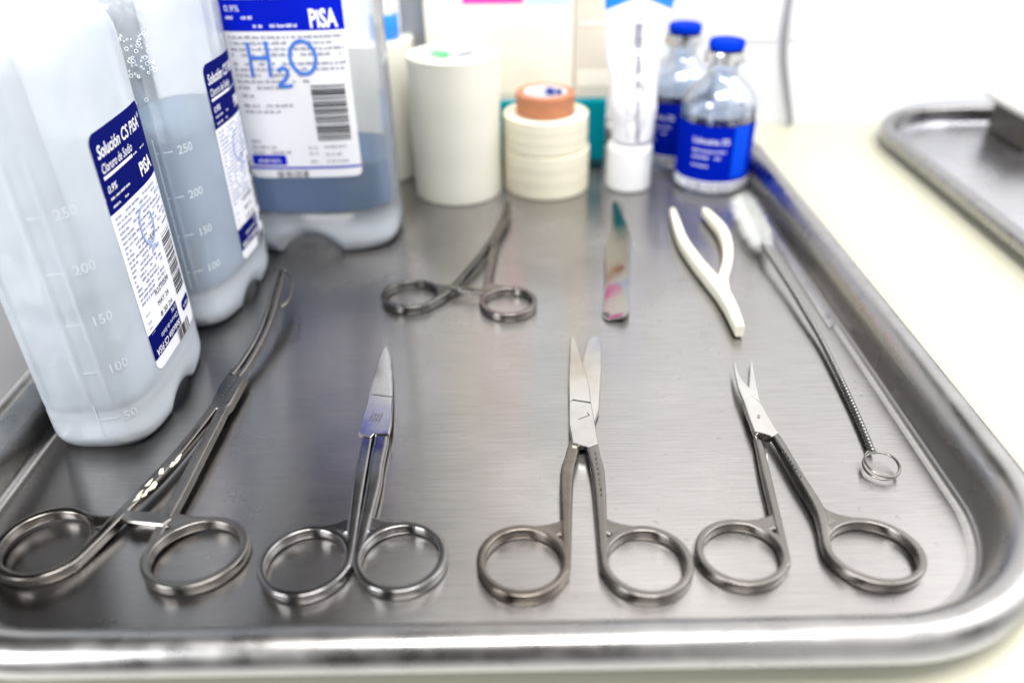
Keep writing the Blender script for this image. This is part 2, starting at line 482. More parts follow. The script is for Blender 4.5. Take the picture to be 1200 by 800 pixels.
# ------------------------------------------------------------------ metal box in the second tray
t = thing('metal_box', 'brownish metal instrument box with pale lid standing in the second tray', 'box', (40, 55, 0))
mb = MB(); mb.box(36.8, 48, 55.2, 60.0, .05, 2.3)
bevel(mb.build('body', plain('box_brown_steel', (.05,.04,.032), .4, metallic=.2), t), .25)
mb = MB(); mb.box(36.2, 49, 54.7, 60.4, 2.32, 3.0)
bevel(mb.build('lid', plain('box_pale_lid', (.72,.70,.66), .4), t), .3)

# ------------------------------------------------------------------ scissors and clamps
def evaluated(o, mods):
    for typ, kw in mods:
        md = o.modifiers.new(typ, typ)
        for k, v in kw.items(): setattr(md, k, v)
    bpy.context.view_layer.update()
    d = bpy.context.evaluated_depsgraph_get()
    me = bpy.data.meshes.new_from_object(o.evaluated_get(d))
    return me

def ellipse(c, rx, ry, rot, z, w, h, n=72, egg=0.0, tilt=0.0):
    out = []
    for k in range(n):
        a = 2*PI*k/n
        x, y = rx*math.cos(a), ry*math.sin(a)
        x *= 1+egg*math.sin(a)
        X = x*math.cos(rot)-y*math.sin(rot); Y = x*math.sin(rot)+y*math.cos(rot)
        ww = w*(1+.06*math.sin(3*a+1)); 
        out.append((c[0]+X, c[1]+Y, z+tilt*X, ww, h))
    return out

def handle(parent, ring, path, mat, power=6.0, voxel=.024, web=None, smooth=5):
    """finger ring + shank grown into one smooth surface, then parted at the ring"""
    c, rx, ry, rot, z, w, h = ring[:7]; tilt = ring[7] if len(ring) > 7 else 0
    w, h = w-.02, h-.06; z -= .04
    rx, ry = rx+.03, ry+.03
    mb = MB()
    sweep(ellipse(c, rx, ry, rot, z, w, h, tilt=tilt), 5, 28, True, mb=mb)
    while math.hypot(path[0][0]-c[0], path[0][1]-c[1]) < 1.75 and len(path) > 3: path = path[1:]
    dx0, dy0 = path[0][0]-c[0], path[0][1]-c[1]
    sg = 1 if dx0 > 0 else -1                      # the shank runs into the ring's outer side like a tangent
    phi = math.atan2(dy0, dx0); rm = (rx+ry)/2
    ta = phi-sg*math.acos(min(1, rm/math.hypot(dx0, dy0)))
    def on(ang, k=1.0):
        a = ang-rot
        rr = rx*ry/math.hypot(ry*math.cos(a), rx*math.sin(a))*k
        X, Y = rr*math.cos(ang), rr*math.sin(ang)
        return (c[0]+X, c[1]+Y, z+tilt*X)
    st = [(*on(ta-sg*.62), w*.92, h*.96), (*on(ta-sg*.30), w*.95, h*.97), (*on(ta, 1.0), w*1.02, h*.97)]
    sweep(catmull(st+path, 8), power, 28, mb=mb)
    T0 = Vector(on(ta)); d0 = (Vector(path[0][:3])-T0).normalized()
    for a0, dl in ((.62, 1.5), (.40, 1.25), (.18, 1.05), (-.05, .9), (-.3, .8)):
        q = Vector(on(phi+sg*a0)); e1 = T0+d0*(1.25+dl*.35); e2 = e1+d0*.5; q2 = q.lerp(e1, .5)+(T0-q)*.10
        sweep(catmull([(*q, w*.8, h*.94), (*q2, w*.85, h*.94), (*e1, w*.6, h*.9), (*e2, w*.3, h*.7)], 8), 4, 16, mb=mb)
    tmp = mb.build('tmp', mat)
    recalc(tmp)
    me = evaluated(tmp, [('REMESH', dict(mode='VOXEL', voxel_size=voxel*CM)), ('SMOOTH', dict(factor=.5, iterations=smooth))])
    bpy.data.objects.remove(tmp)
    me.polygons.foreach_set('use_smooth', [True]*len(me.polygons)); me.update()
    vn = [tuple(v.normal) for v in me.vertices]; co = [v.co/CM for v in me.vertices]
    parts = {'finger_ring': [], 'shank': []}
    cr, sr = math.cos(-rot), math.sin(-rot)
    for p in me.polygons:
        q = p.center/CM
        dx, dy = q.x-c[0], q.y-c[1]
        X, Y = dx*cr-dy*sr, dx*sr+dy*cr
        d = math.hypot(X/(rx+w*.56), Y/(ry+w*.56))
        parts['finger_ring' if d < 1 else 'shank'].append(tuple(p.vertices))
    for nm, fs in parts.items():
        if not fs: continue
        ids = sorted({i for f in fs for i in f}); mp = {i: k for k, i in enumerate(ids)}
        o = mesh_obj(nm, [co[i] for i in ids], [[mp[i] for i in f] for f in fs], mat, parent, smooth=True)
        if len(o.data.vertices) == len(ids): o.data.normals_split_custom_set_from_vertices([vn[i] for i in ids])
    bpy.data.meshes.remove(me)

def plate(mb, pts, thick, m=0, bev=.03):
    """flat steel piece: outline of (x,y,z_top) points, given thickness, chamfered rim"""
    P = [Vector(p) for p in pts]
    area = sum(P[i].x*P[(i+1) % len(P)].y-P[(i+1) % len(P)].x*P[i].y for i in range(len(P)))
    if area < 0: P.reverse()
    n = len(P)
    ins = []
    for i in range(n):
        a, b, c = P[i-1], P[i], P[(i+1) % n]
        d1 = (b-a); d1.z = 0; d2 = (c-b); d2.z = 0
        n1 = Vector((-d1.y, d1.x, 0)).normalized(); n2 = Vector((-d2.y, d2.x, 0)).normalized()
        k = n1+n2
        k = k/max(.5, k.length_squared/2) if k.length > 1e-4 else n1
        ins.append(b+k*bev)
    V = ins + [p-Vector((0,0,bev)) for p in P] + [p-Vector((0,0,thick)) for p in P]
    Fc = [tuple(range(n)), tuple(range(3*n-1, 2*n-1, -1))]
    for i in range(n):
        j = (i+1) % n
        Fc.append((n+i, n+j, j, i)); Fc.append((2*n+i, 2*n+j, n+j, n+i))
    mb.add(V, Fc, m)

def px(pts, z): return [at(p[0], p[1], p[2] if len(p) > 2 else z) for p in pts]

def shank_path(pts, z, w, h):
    """pts (px,py[,z[,w[,h]]])"""
    out = []
    for p in pts:
        zz = p[2] if len(p) > 2 and p[2] is not None else z
        q = at(p[0], p[1], zz+(p[4] if len(p) > 4 else h)/2)
        out.append((q.x, q.y, zz, p[3] if len(p) > 3 and p[3] else w, p[4] if len(p) > 4 else h))
    return out

def pivot(parent, p, z, mat, r=.18):
    mb = lathe([(0.001,z+.06),(r*.7,z+.055),(r,z+.02),(r,z-.1)], p.x, p.y, 24)
    o = mb.build('pivot_screw', mat, parent, smooth=True); return sharp(o, 50)

Z = Vector((0, 0, 1))
# --- closed straight scissors
t = thing('surgical_scissors', 'closed straight scissors with broad blunt blades, lying left of the open pair', 'scissors', at(415, 600))
handle(t, ((-6.76,17.70),1.36,1.33,.35,.28,.30,.46),
       shank_path([(419,572,.30,.44,.42),(425,540,.30,.43,.40),(429,518,.30,.42,.36),(431,509,.30,.42,.34)], .3,.4,.4), M['inst_polish'])
handle(t, ((-3.72,17.80),1.36,1.34,-.3,.28,.30,.46),
       shank_path([(436,572,.30,.50,.42),(441,540,.30,.52,.40),(446,516,.30,.54,.36),(448,500,.30,.54,.34)], .3,.4,.4), M['inst_polish'])
mb = MB()
plate(mb, px([(420,507),(434,512.5),(438,508),(455.5,508),(458.5,495),(460,465),(433,462),(427,482)], .54), .2)
plate(mb, px([(433.3,461.6),(459.8,464.6),(460,445),(459,425),(456,411),(453,405),(449,409),(444,420),(438,442)], .5), .14)
eng = Print(lambda u, v, l: at(436, 497, .531)+Vector((u, v, l)))
for k in range(4): eng.small_lines(-.02+.0, .62, .15+.15*k, .1, 1, 40+k, lift=.003)
# turn the stamped marks along the blade
eng2 = MB(); c0 = at(436, 492, .541)+Vector((.42, -.12, 0))
rv = Matrix.Rotation(math.radians(80), 3, 'Z') @ Matrix.Scale(.8, 3)
eng2.v = [tuple(rv @ (Vector(p)-at(436, 497, .531))+c0) for p in eng.mb.v]; eng2.f = eng.mb.f; eng2.m = eng.mb.m
mb.add(eng2.v, eng2.f, 1)
sharp(mb.build('blade', [M['inst_blade'], M['engrave']], t), 20)
mb = MB()
plate(mb, px([(424,500),(452,500),(459,470),(459,440),(456,412),(452,407),(446,414),(436,445),(428,478)], .30), .16)
sharp(mb.build('blade', M['inst_blade'], t), 20)

# --- open sharp/blunt scissors
t = thing('surgical_scissors', 'open worn scissors with one pointed and one blunt blade, mid tray', 'scissors', at(684, 600))
handle(t, ((.24,17.52),1.34,1.33,.2,.28,.30,.52),
       shank_path([(664,560,.30,.48,.42),(669,535,.30,.46,.38),(674,516,.26,.44,.26)], .3,.4,.4), M['inst_old'])
handle(t, ((4.15,17.40),1.32,1.32,-.2,.28,.30,.52),
       shank_path([(702,560,.34,.46,.40),(696,530,.36,.46,.34),(692,512,.37,.52,.28)], .3,.4,.4), M['inst'])
mb = MB()
plate(mb, px([(671,518),(689,523),(701,519),(697,495),(693,472),(671,468.6),(667,470),(667,497)], .56), .2)
plate(mb, px([(671,468),(692.5,471.3),(691,455),(684,428),(677,405),(670.5,391),(668,405),(666.5,440),(667,469)], .53), .14)
Vt = at(681, 490, .563)
for (a, b) in (((678,491),(691,486)), ((688,483),(691,486.5))):
    A, B = at(*a, .563), at(*b, .563); d = (B-A).normalized(); nn = Vector((-d.y, d.x, 0))*.022
    mb.add([A+nn, B+nn, B-nn, A-nn], [(0,3,2,1)], 1)
r_ = random.Random(3)
for k in range(9):
    A = at(697+k*.9, 531+k*6.0, .563); s_ = r_.uniform(.03, .07)
    mb.add([A+Vector((0,0,.012)), A+Vector((s_,.01,.012)), A+Vector((s_*1.1,.13,.012)), A+Vector((.01,.12,.012))], [(0,1,2,3)], 1)
sharp(mb.build('blade', [M['inst_blade'], M['engrave']], t), 20)
mb = MB()
plate(mb, px([(668,520),(686,522),(702,480),(705,430),(704.5,397),(701,394),(693,394),(688.5,400),(681,428),(668,470)], .32), .2)
sharp(mb.build('blade', M['inst_blade'], t), 20)

# --- curved fine scissors
t = thing('surgical_scissors', 'open slender scissors with fine curved tips, lying nearest the wire brush', 'scissors', at(900, 600))
handle(t, ((7.28,17.72),1.34,1.25,.2,.28,.28,.46),
       shank_path([(900,560,.28,.30,.42),(893,530,.28,.28,.40),(888,510,.26,.26,.3)], .3,.4,.4), M['inst'])
handle(t, ((11.50,17.68),1.42,1.27,-.2,.28,.28,.46),
       shank_path([(962,598,.29,.36,.44),(938,556,.34,.30,.44),(918,522,.36,.30,.40),(906,504,.38,.30,.3)], .3,.4,.4), M['inst'])
mb = MB()
plate(mb, px([(885,505.5),(895,508),(904,511),(912,506),(903,492),(893,473),(880,462),(872,470),(879,490)], .58), .34)
plate(mb, px([(872,470),(880,463),(893,473),(887,464),(879,455),(871,446),(865,436),(861.5,424),(860,425),(861.5,437),(865,453)], .56), .16, bev=.02)
r_ = random.Random(5)
for k in range(8):
    A = at(918+k*3.0, 527+k*4.4, .60); s_ = r_.uniform(.03, .06)
    mb.add([A, A+Vector((s_,.02,0)), A+Vector((s_*.8,.12,0)), A+Vector((-.01,.1,0))], [(0,1,2,3)], 1)
pr = Print(lambda u, v, l: at(886, 489, .584)+Vector((u, v, l)))
pr.text('S', 0, 0, .32, 1, .004, rot=-.5)
mb.add(pr.mb.v, pr.mb.f, 1)
sharp(mb.build('blade', [M['inst_blade'], M['engrave']], t), 20)
mb = MB()
plate(mb, px([(880,500),(890,508),(899,500),(897,488),(891,470),(887,452),(884,436),(881,422),(879.4,423),(879,436),(877.5,452),(875,470)], .30), .18, bev=.02)
sharp(mb.build('blade', M['inst_blade'], t), 20)

# --- ring forceps (sponge holder)
t = thing('ring_forceps', 'long curved ring-tipped forceps beside the front bottle, ratchet handles closed', 'forceps', at(200, 600))
handle(t, ((-15.55,18.62),1.46,1.44,-.35,.32,.32,.46,-.03),
       shank_path([(160,580,.42,.42,.42),(205,532,.46,.40,.42),(248,478,.50,.40,.40),(266,450,.50,.44,.36)], .3,.4,.4), M['inst_dark'] if False else M['inst'])
handle(t, ((-10.42,18.10),1.52,1.34,.35,.32,.32,.46,-.02),
       shank_path([(212,570,.40,.44,.42),(238,520,.46,.42,.42),(256,486,.50,.42,.40),(270,455,.50,.46,.36)], .3,.4,.4), M['inst'])
mb = MB()
plate(mb, px([(141,606),(150,611),(190,615),(201,607),(196,600),(170,598),(147,596)], .60), .25, bev=.05)
sharp(mb.build('ratchet', M['inst'], t), 25)
mb = MB()
plate(mb, px([(245,477),(261,480),(270,472),(288,440),(281,429),(270,431),(256,452)], .70), .42, bev=.05)
pr = MB()
r_ = random.Random(9)
for row in range(2):
    for k in range(7):
        A = at(259+row*7+k*2.6, 463+row*2-k*3.6, .708); s_ = r_.uniform(.03, .06)
        mb.add([A, A+Vector((.1,-.05,0)), A+Vector((.1+s_*.5,-.05+s_,0)), A+Vector((s_*.5,s_,0))], [(0,1,2,3)], 1)
sharp(mb.build('box_joint', [M['inst'], M['engrave']], t), 25)
def zpath(pts):
    return [(*at(a, b, z), w, h) for a, b, z, w, h in pts]
for k, pts in enumerate(([(272,442,.55,.26,.4),(285,425,.62,.24,.4),(301,398,.85,.22,.38),(312,370,1.1,.22,.36),(320,340,1.35,.2,.34),(325,324,1.5,.2,.3),(328,318,1.55,.16,.22)],
                         [(280,444,.55,.26,.4),(294,424,.62,.26,.4),(311,392,.85,.26,.38),(321,366,1.1,.24,.36),(328,340,1.35,.22,.34),(332,324,1.5,.2,.3),(331,318,1.55,.16,.22)])):
    o = sweep(catmull(zpath(pts), 8), 3, 20).build('jaw', M['inst'], t, True); sharp(o, 50)
    lp = zpath([(329,360,1.1,.1,.12),(338,352,1.15,.12,.14),(341.5,340,1.25,.12,.14),(341,328,1.4,.12,.14),(336,319,1.52,.12,.14),(331,318,1.56,.12,.14)]) if k else \
         zpath([(317,362,1.0,.1,.12),(320,350,1.1,.1,.12),(325,335,1.25,.1,.12),(329,324,1.42,.1,.12),(331,318,1.5,.1,.12)])
    sweep(catmull(lp, 8), 2, 12).build('jaw_loop', M['inst'], t, True)

mb = MB(); r_ = random.Random(15)
for (a, b, z, n_, sp_) in ((168,577,.68,9,.5),(188,556,.68,3,.2),(206,538,.64,3,.3)):
    c0 = at(a, b, z); dirv = (at(205,532,.7)-at(160,580,.7)).normalized(); sd = Vector((dirv.y, -dirv.x, 0))
    for k in range(n_):
        p = c0+dirv*r_.uniform(-sp_, sp_)+sd*r_.uniform(-.10, .15)
        w1, w2 = r_.uniform(.10, .26), r_.uniform(.03, .08)
        q = [p-dirv*w1-sd*w2*.4, p-dirv*w1*.2+sd*w2, p+dirv*w1+sd*w2*.3, p+dirv*w1*.5-sd*w2]
        q = [v+Vector((0,0,r_.uniform(-.02,.07))) for v in q]
        mb.add(q+[v-Vector((0,0,.03)) for v in q], [(0,1,2),(0,2,3),(5,4,6),(6,4,7),(0,4,5,1),(1,5,6,2),(2,6,7,3),(3,7,4,0)])
o = mb.build('tape_scraps', M['tape2'], t); o['label'] = 'torn white tape scraps stuck to the left shank'

# --- haemostat in the middle
t = thing('hemostat', 'small ratchet clamp with ring handles, standing open in front of the tapes', 'clamp', at(545, 345))
handle(t, ((-5.02,34.95),1.38,1.30,.15,.30,.28,.5),
       shank_path([(508,353,.3,.34,.42),(520,343,.3,.42,.42),(529,336,.34,.36,.42),(548,315,.42,.34,.42),(565,295,.48,.36,.42),(574,282,.5,.40,.40)], .3,.4,.4), M['inst_dark'])
handle(t, ((-.14,34.05),1.26,1.28,-.15,.30,.28,.5),
       shank_path([(568,356,.3,.34,.42),(565,348,.3,.42,.42),(569,338,.32,.40,.42),(573,315,.40,.36,.42),(576,298,.46,.38,.42),(579,283,.5,.42,.40)], .3,.4,.4), M['inst'])
mb = MB()
sweep(catmull([(*at(527,338,.5),.34,.3),(*at(540,339,.5),.34,.28),(*at(553,341,.5),.34,.28),(*at(567,343,.48),.36,.3)], 6), 5, 16, mb=mb)
for k in range(4):
    q = at(541+k*4, 339.5+k*.6, .66); mb.add([q+Vector((-.05,-.18,0)), q+Vector((.05,-.18,.06)), q+Vector((.05,.18,.06)), q+Vector((-.05,.18,0))], [(0,1,2,3)], 1)
sharp(mb.build('ratchet', [M['inst'], M['inst_dark']], t, True), 40)
mb = MB(); plate(mb, px([(571,288),(579,289),(584,277),(579,274),(573,278)], .78), .5, bev=.05)
sharp(mb.build('box_joint', M['inst_dark'], t), 25)
for pts in ([(576,282,.5,.3,.36),(583,268,.55,.3,.36),(589,255,.6,.28,.34),(592,245,.65,.22,.3),(592,236,.7,.14,.2)],
            [(580,284,.5,.3,.36),(587,270,.55,.3,.36),(594,256,.6,.28,.34),(597,246,.65,.22,.3),(596,236,.7,.14,.2)]):
    sharp(sweep(catmull(zpath(pts), 8), 3, 20).build('jaw', M['inst'], t, True), 50)

# --- tweezers
t = thing('tweezers', 'flat steel tweezers lying tip away, reflecting the orange tape', 'tweezers', at(722, 330))
def tweezer_arm(zs):
    rows = [(722,373,.62),(722.2,368,.92),(722.3,360,.98),(722.6,345,.90),(723,330,.86),(723.5,315,.90),(724,300,.98),(724.5,288,1.02),(725,276,.94),(725,264,.72),(725,254,.5),(724.8,246,.56),(724.5,236,.50)]
    pts = []
    for (a, b, w), z in zip(rows, zs):
        q = at(a, b, z); pts.append((q.x, q.y, q.z, w*1.42, .09))
    return sweep(catmull(pts, 6), 6, 20, up=Vector((-.31, 0, .95)))
sharp(tweezer_arm([.26,.28,.34,.46,.56,.58,.56,.54,.52,.50,.46,.40,.32]).build('arm', M['inst_mid'], t, True), 40)
sharp(tweezer_arm([.14,.13,.12,.11,.10,.09,.08,.07,.07,.10,.16,.2,.22]).build('arm', M['inst_mid'], t, True), 40)
q = at(722, 371, .33)
sharp(sweep([(q.x, q.y+.12, .15, .8, .12), (q.x, q.y+.6, .17, 1.1, .14)], 6, 16, up=Z).build('joint', M['inst_dark'], t, True), 40)

# --- white plastic clamp
t = thing('plastic_clamp', 'ivory white plastic clamp with two open curved jaws', 'clamp', at(840, 330))
mb = MB()
sweep(catmull(zpath([(788,248,.45,.30,.5),(792,262,.45,.46,.62),(800,284,.45,.52,.7),(816,308,.45,.56,.74),(834,330,.45,.62,.78),(848,348,.45,.62,.78),(857,364,.45,.56,.72),(863,378,.42,.5,.66),(867,388,.4,.42,.6)]), 8), 4, 24, mb=mb)
o = mb.build('fixed_jaw', M['clamp'], t, True); sharp(o, 50)
mb = MB()
sweep(catmull(zpath([(825,248,.45,.34,.5),(834,257,.45,.52,.62),(846,272,.45,.56,.7),(852,290,.45,.54,.74),(852,310,.45,.50,.76),(847,330,.45,.5,.76),(850,345,.45,.4,.6)]), 8), 4, 24, mb=mb)
o = mb.build('moving_jaw', M['clamp'], t, True); sharp(o, 50)

# --- wire brush
t = thing('tube_brush', 'long twisted wire cleaning brush with white bristles and ring end', 'brush', at(960, 400))
wire = catmull([tuple(at(a, b, z)) for a, b, z in ((874,240,.75),(892,283,.7),(908,309,.6),(926,337,.5),(944,367,.4),(962,398,.3),(980,434,.25),(996,468,.22),(1010,500,.2),(1022,529,.2))], 40)
L = [0]
for i in range(1, len(wire)): L.append(L[-1]+(Vector(wire[i])-Vector(wire[i-1])).length)
mb = MB()
for ph in (0, PI):
    pth = []
    steps = int(L[-1]/.018)
    j = 0
    for i in range(steps+1):
        s_ = L[-1]*i/steps
        while j < len(L)-2 and L[j+1] < s_: j += 1
        f_ = (s_-L[j])/max(1e-6, L[j+1]-L[j])
        p = Vector(wire[j]).lerp(Vector(wire[j+1]), f_); d = (Vector(wire[j+1])-Vector(wire[j])).normalized()
        sd = d.cross(Z).normalized(); u_ = sd.cross(d)
        a = 2*PI*s_/.40+ph
        p = p+sd*math.cos(a)*.068+u_*math.sin(a)*.068
        pth.append((p.x, p.y, p.z, .135, .135))
    sweep(pth, 2, 7, mb=mb)
mb.build('twisted_wire', M['inst_dark'], t, True)
c = at(1033, 545, .3)
e1 = [(c.x+.62*math.cos(a), c.y+.62*math.sin(a), .16+.12*(1+math.sin(a+.6)), .09, .09) for a in [2*PI*k/60 for k in range(60)]]
mb = sweep(e1, 2, 10, True)
e2 = [(c.x+.6*math.cos(a), c.y+.02+.62*math.sin(a), .27+.12*(1+math.sin(a-.4)), .085, .085) for a in [2.1+4.6*k/50 for k in range(51)]]
sweep(e2, 2, 10, False, mb=mb)
mb.build('ring_end', M['inst'], t, True)
mb = MB(); r_ = random.Random(11)
p0, p1 = at(868, 234, .85), at(894, 287, .72); ax = (p1-p0).normalized(); s0 = ax.cross(Z).normalized(); u0 = s0.cross(ax)
for k in range(2400):
    f_ = r_.random(); a = r_.uniform(0, 2*PI); R0 = .98*(1-.25*max(0, (abs(f_-.5)-.3)/.2))*r_.uniform(.8, 1.05)
    b = p0.lerp(p1, f_); d = (s0*math.cos(a)+u0*math.sin(a)+ax*r_.uniform(-.15, .15))
    tip = b+d*R0; tip.z = max(.03, tip.z); w_ = ax*.014; w2 = d.cross(ax)*.014
    mb.add([b+w_, b-w_, b+w2, tip], [(0,1,3),(1,2,3),(2,0,3)])
mb.build('bristles', M['bristle'], t)

# --- flat strip beside the brush
mb = MB()
plate(mb, px([(893,246),(908,246),(930,282),(956,324),(986,372),(972,385),(940,334),(912,288)], .06), .05, bev=.012)
o = mb.build('metal_strip', steel('pale_strip_steel', (.62,.61,.61), .3, .08, 200, .1))
tag(o, 'flat pale metal strip lying between the tube brush and the tray wall', 'metal strip')

# ------------------------------------------------------------------ bottles
class BottleShape:
    def __init__(s, cx, cy, face, hx, hy, n=3.4):
        s.c, s.face, s.hx, s.hy, s.n = Vector((cx, cy, 0)), face, hx, hy, n     # local +X is the labelled face
        K = 720
        pts = [s.sec(2*PI*k/K) for k in range(-K//2, K//2+1)]
        s.tab = []; acc = 0
        for i, p in enumerate(pts):
            if i: acc += (Vector(p)-Vector(pts[i-1])).length
            s.tab.append((acc, p))
        mid = s.tab[K//2][0]
        s.tab = [(a-mid, p) for a, p in s.tab]
    def sec(s, th):
        c, d = math.cos(th), math.sin(th)
        return (math.copysign(abs(c)**(2/s.n), c)*s.hx, math.copysign(abs(d)**(2/s.n), d)*s.hy)
    def world(s, x, y, z):
        c, d = math.cos(s.face), math.sin(s.face)
        return Vector((s.c.x+x*c-y*d, s.c.y+x*d+y*c, z))
    def wrap(s, u, v, lift):
        lo, hi = 0, len(s.tab)-1
        while hi-lo > 1:
            m = (lo+hi)//2
            if s.tab[m][0] <= u: lo = m
            else: hi = m
        (a, p), (b, q) = s.tab[lo], s.tab[hi]
        f_ = (u-a)/max(1e-9, b-a)
        x, y = p[0]+(q[0]-p[0])*f_, p[1]+(q[1]-p[1])*f_
        tx, ty = q[0]-p[0], q[1]-p[1]; l = math.hypot(tx, ty) or 1
        return s.world(x+ty/l*lift, y-tx/l*lift, v)

def make_bottle(bs, label, level, top, mats, neck=True, water_mat='water', arch_h=1.05, arch_w=1.45, skirt=2.0, arch_c=0.0):
    """milky plastic infusion bottle standing on an arched skirt"""
    t = thing('infusion_bottle', label, 'bottle', bs.c, 'plastic infusion bottles on the tray')
    K = 288
    ths = [2*PI*k/K for k in range(K)]
    # one wall from the arched feet to the neck
    def arch(x, y):
        y = y-arch_c
        return arch_h*(math.cos(PI*y/arch_w)*.5+.5)**.42 if abs(x) > bs.hx*.45 and abs(y) < arch_w else 0
    def ridge(th, z):                                        # moulded ribs down the narrow end
        if not (2.2 < z < 12.2): return 0
        f_ = min(1, (z-2.2)/.8, (12.2-z)/.8)
        return f_*sum(a*math.exp(-((abs(math.sin((th-c_)/2))*2)/w_)**2) for c_, w_, a in ((-1.50, .03, .018), (-1.90, .05, .022), (-1.70, .12, -.012), (-1.22, .04, .012)))
    rows = [(skirt+.45, 1.0)]
    z = skirt+.45
    while z < top-2.6: rows.append((z+.4, 1.0)); z += .4
    for dz, sx in ((.35,.99),(.7,.965),(1.1,.92),(1.5,.85),(1.9,.75),(2.3,.62),(2.6,.5),(2.8,.42)): rows.append((z+dz, sx))
    V, Fc = [], []; low = 15
    for j in range(low+1):
        for th in ths:
            x, y = bs.sec(th); a = arch(x, y)
            if j == 0: V.append(bs.world(x*.80, y*.84, a+.02)); continue
            zz = a+.03+(skirt+.25-a-.03)*(j-1)/(low-1)
            d = zz-a
            sc_ = 1-.12*(1-d/.9)**2.2 if d < .9 else 1
            sc_ *= 1-.008*math.exp(-((zz-skirt)/.12)**2)+ridge(th, zz)
            V.append(bs.world(x*sc_, y*sc_, zz))
    nlow = low+1
    for zz, sx in rows:
        for th in ths:
            x, y = bs.sec(th)
            if sx < .97 and zz > top-3:   # shoulders round off into the neck
                e = (1-sx); x2, y2 = bs.hx*math.cos(th), min(bs.hx, bs.hy)*math.sin(th)*(1.2)
                k_ = min(1, e*1.6); x, y = x*(1-k_)+x2*k_, y*(1-k_)+y2*k_
            k_ = sx+ridge(th, zz)
            V.append(bs.world(x*k_, y*k_, zz))
    for i in range(nlow+len(rows)-1):
        for k in range(K):
            k2 = (k+1) % K; Fc.append((i*K+k, i*K+k2, (i+1)*K+k2, (i+1)*K+k))
    zt = rows[-1][0]; sx = rows[-1][1]
    # neck
    n0 = len(V)
    for zz, r in ((zt+.1, 1.05), (zt+1.0, 1.05), (zt+1.4, 1.05)):
        for th in ths: V.append(bs.world(r*math.cos(th), r*math.sin(th), zz))
    base = (nlow+len(rows)-1)*K
    for i in range(3):
        a = base if i == 0 else n0+(i-1)*K; b = n0+i*K
        for k in range(K):
            k2 = (k+1) % K; Fc.append((a+k, a+k2, b+k2, b+k))
    Fc.append(tuple(n0+2*K+k for k in range(K)))
    mesh_obj('body', V, Fc, M[mats[0]], t, smooth=True)
    # inner floor above the feet
    V, Fc = [], []
    for zz, sx in ((skirt+.12, .975), (skirt-.05, .95), (skirt-.2, .85), (skirt-.28, .6)):
        for th in ths:
            x, y = bs.sec(th); V.append(bs.world(x*sx, y*sx, zz))
    for i in range(3):
        for k in range(K):
            k2 = (k+1) % K; Fc.append((i*K+k, i*K+k2, (i+1)*K+k2, (i+1)*K+k))
    Fc.append(tuple(3*K+k for k in range(K)))
    mesh_obj('inner_base', V, Fc, M[mats[1]], t, smooth=True)
    # liquid
    if level:
        V, Fc = [], []
        lr = [(skirt-.18,.60),(skirt,.90),(skirt+.2,.945),(level-.04,.955),(level,.965)]
        for zz, sx in lr:
            for th in ths:
                x, y = bs.sec(th); V.append(bs.world(x*sx, y*(1-(1-sx)*bs.hx/bs.hy), zz))
        for i in range(len(lr)-1):
            for k in range(K):
                k2 = (k+1) % K; Fc.append((i*K+k, i*K+k2, (i+1)*K+k2, (i+1)*K+k))
        Fc.append(tuple(range(K-1, -1, -1))); Fc.append(tuple((len(lr)-1)*K+k for k in range(K)))
        sharp(mesh_obj('liquid', V, Fc, M[water_mat], t, smooth=True), 50)
    return t

LM = [M['lblwhite'], M['lblblue'], M['print'], M['black'], M['penfaint'], M['lblblue3'], M['pen'], M['printgrey'], M['lblwhite']]

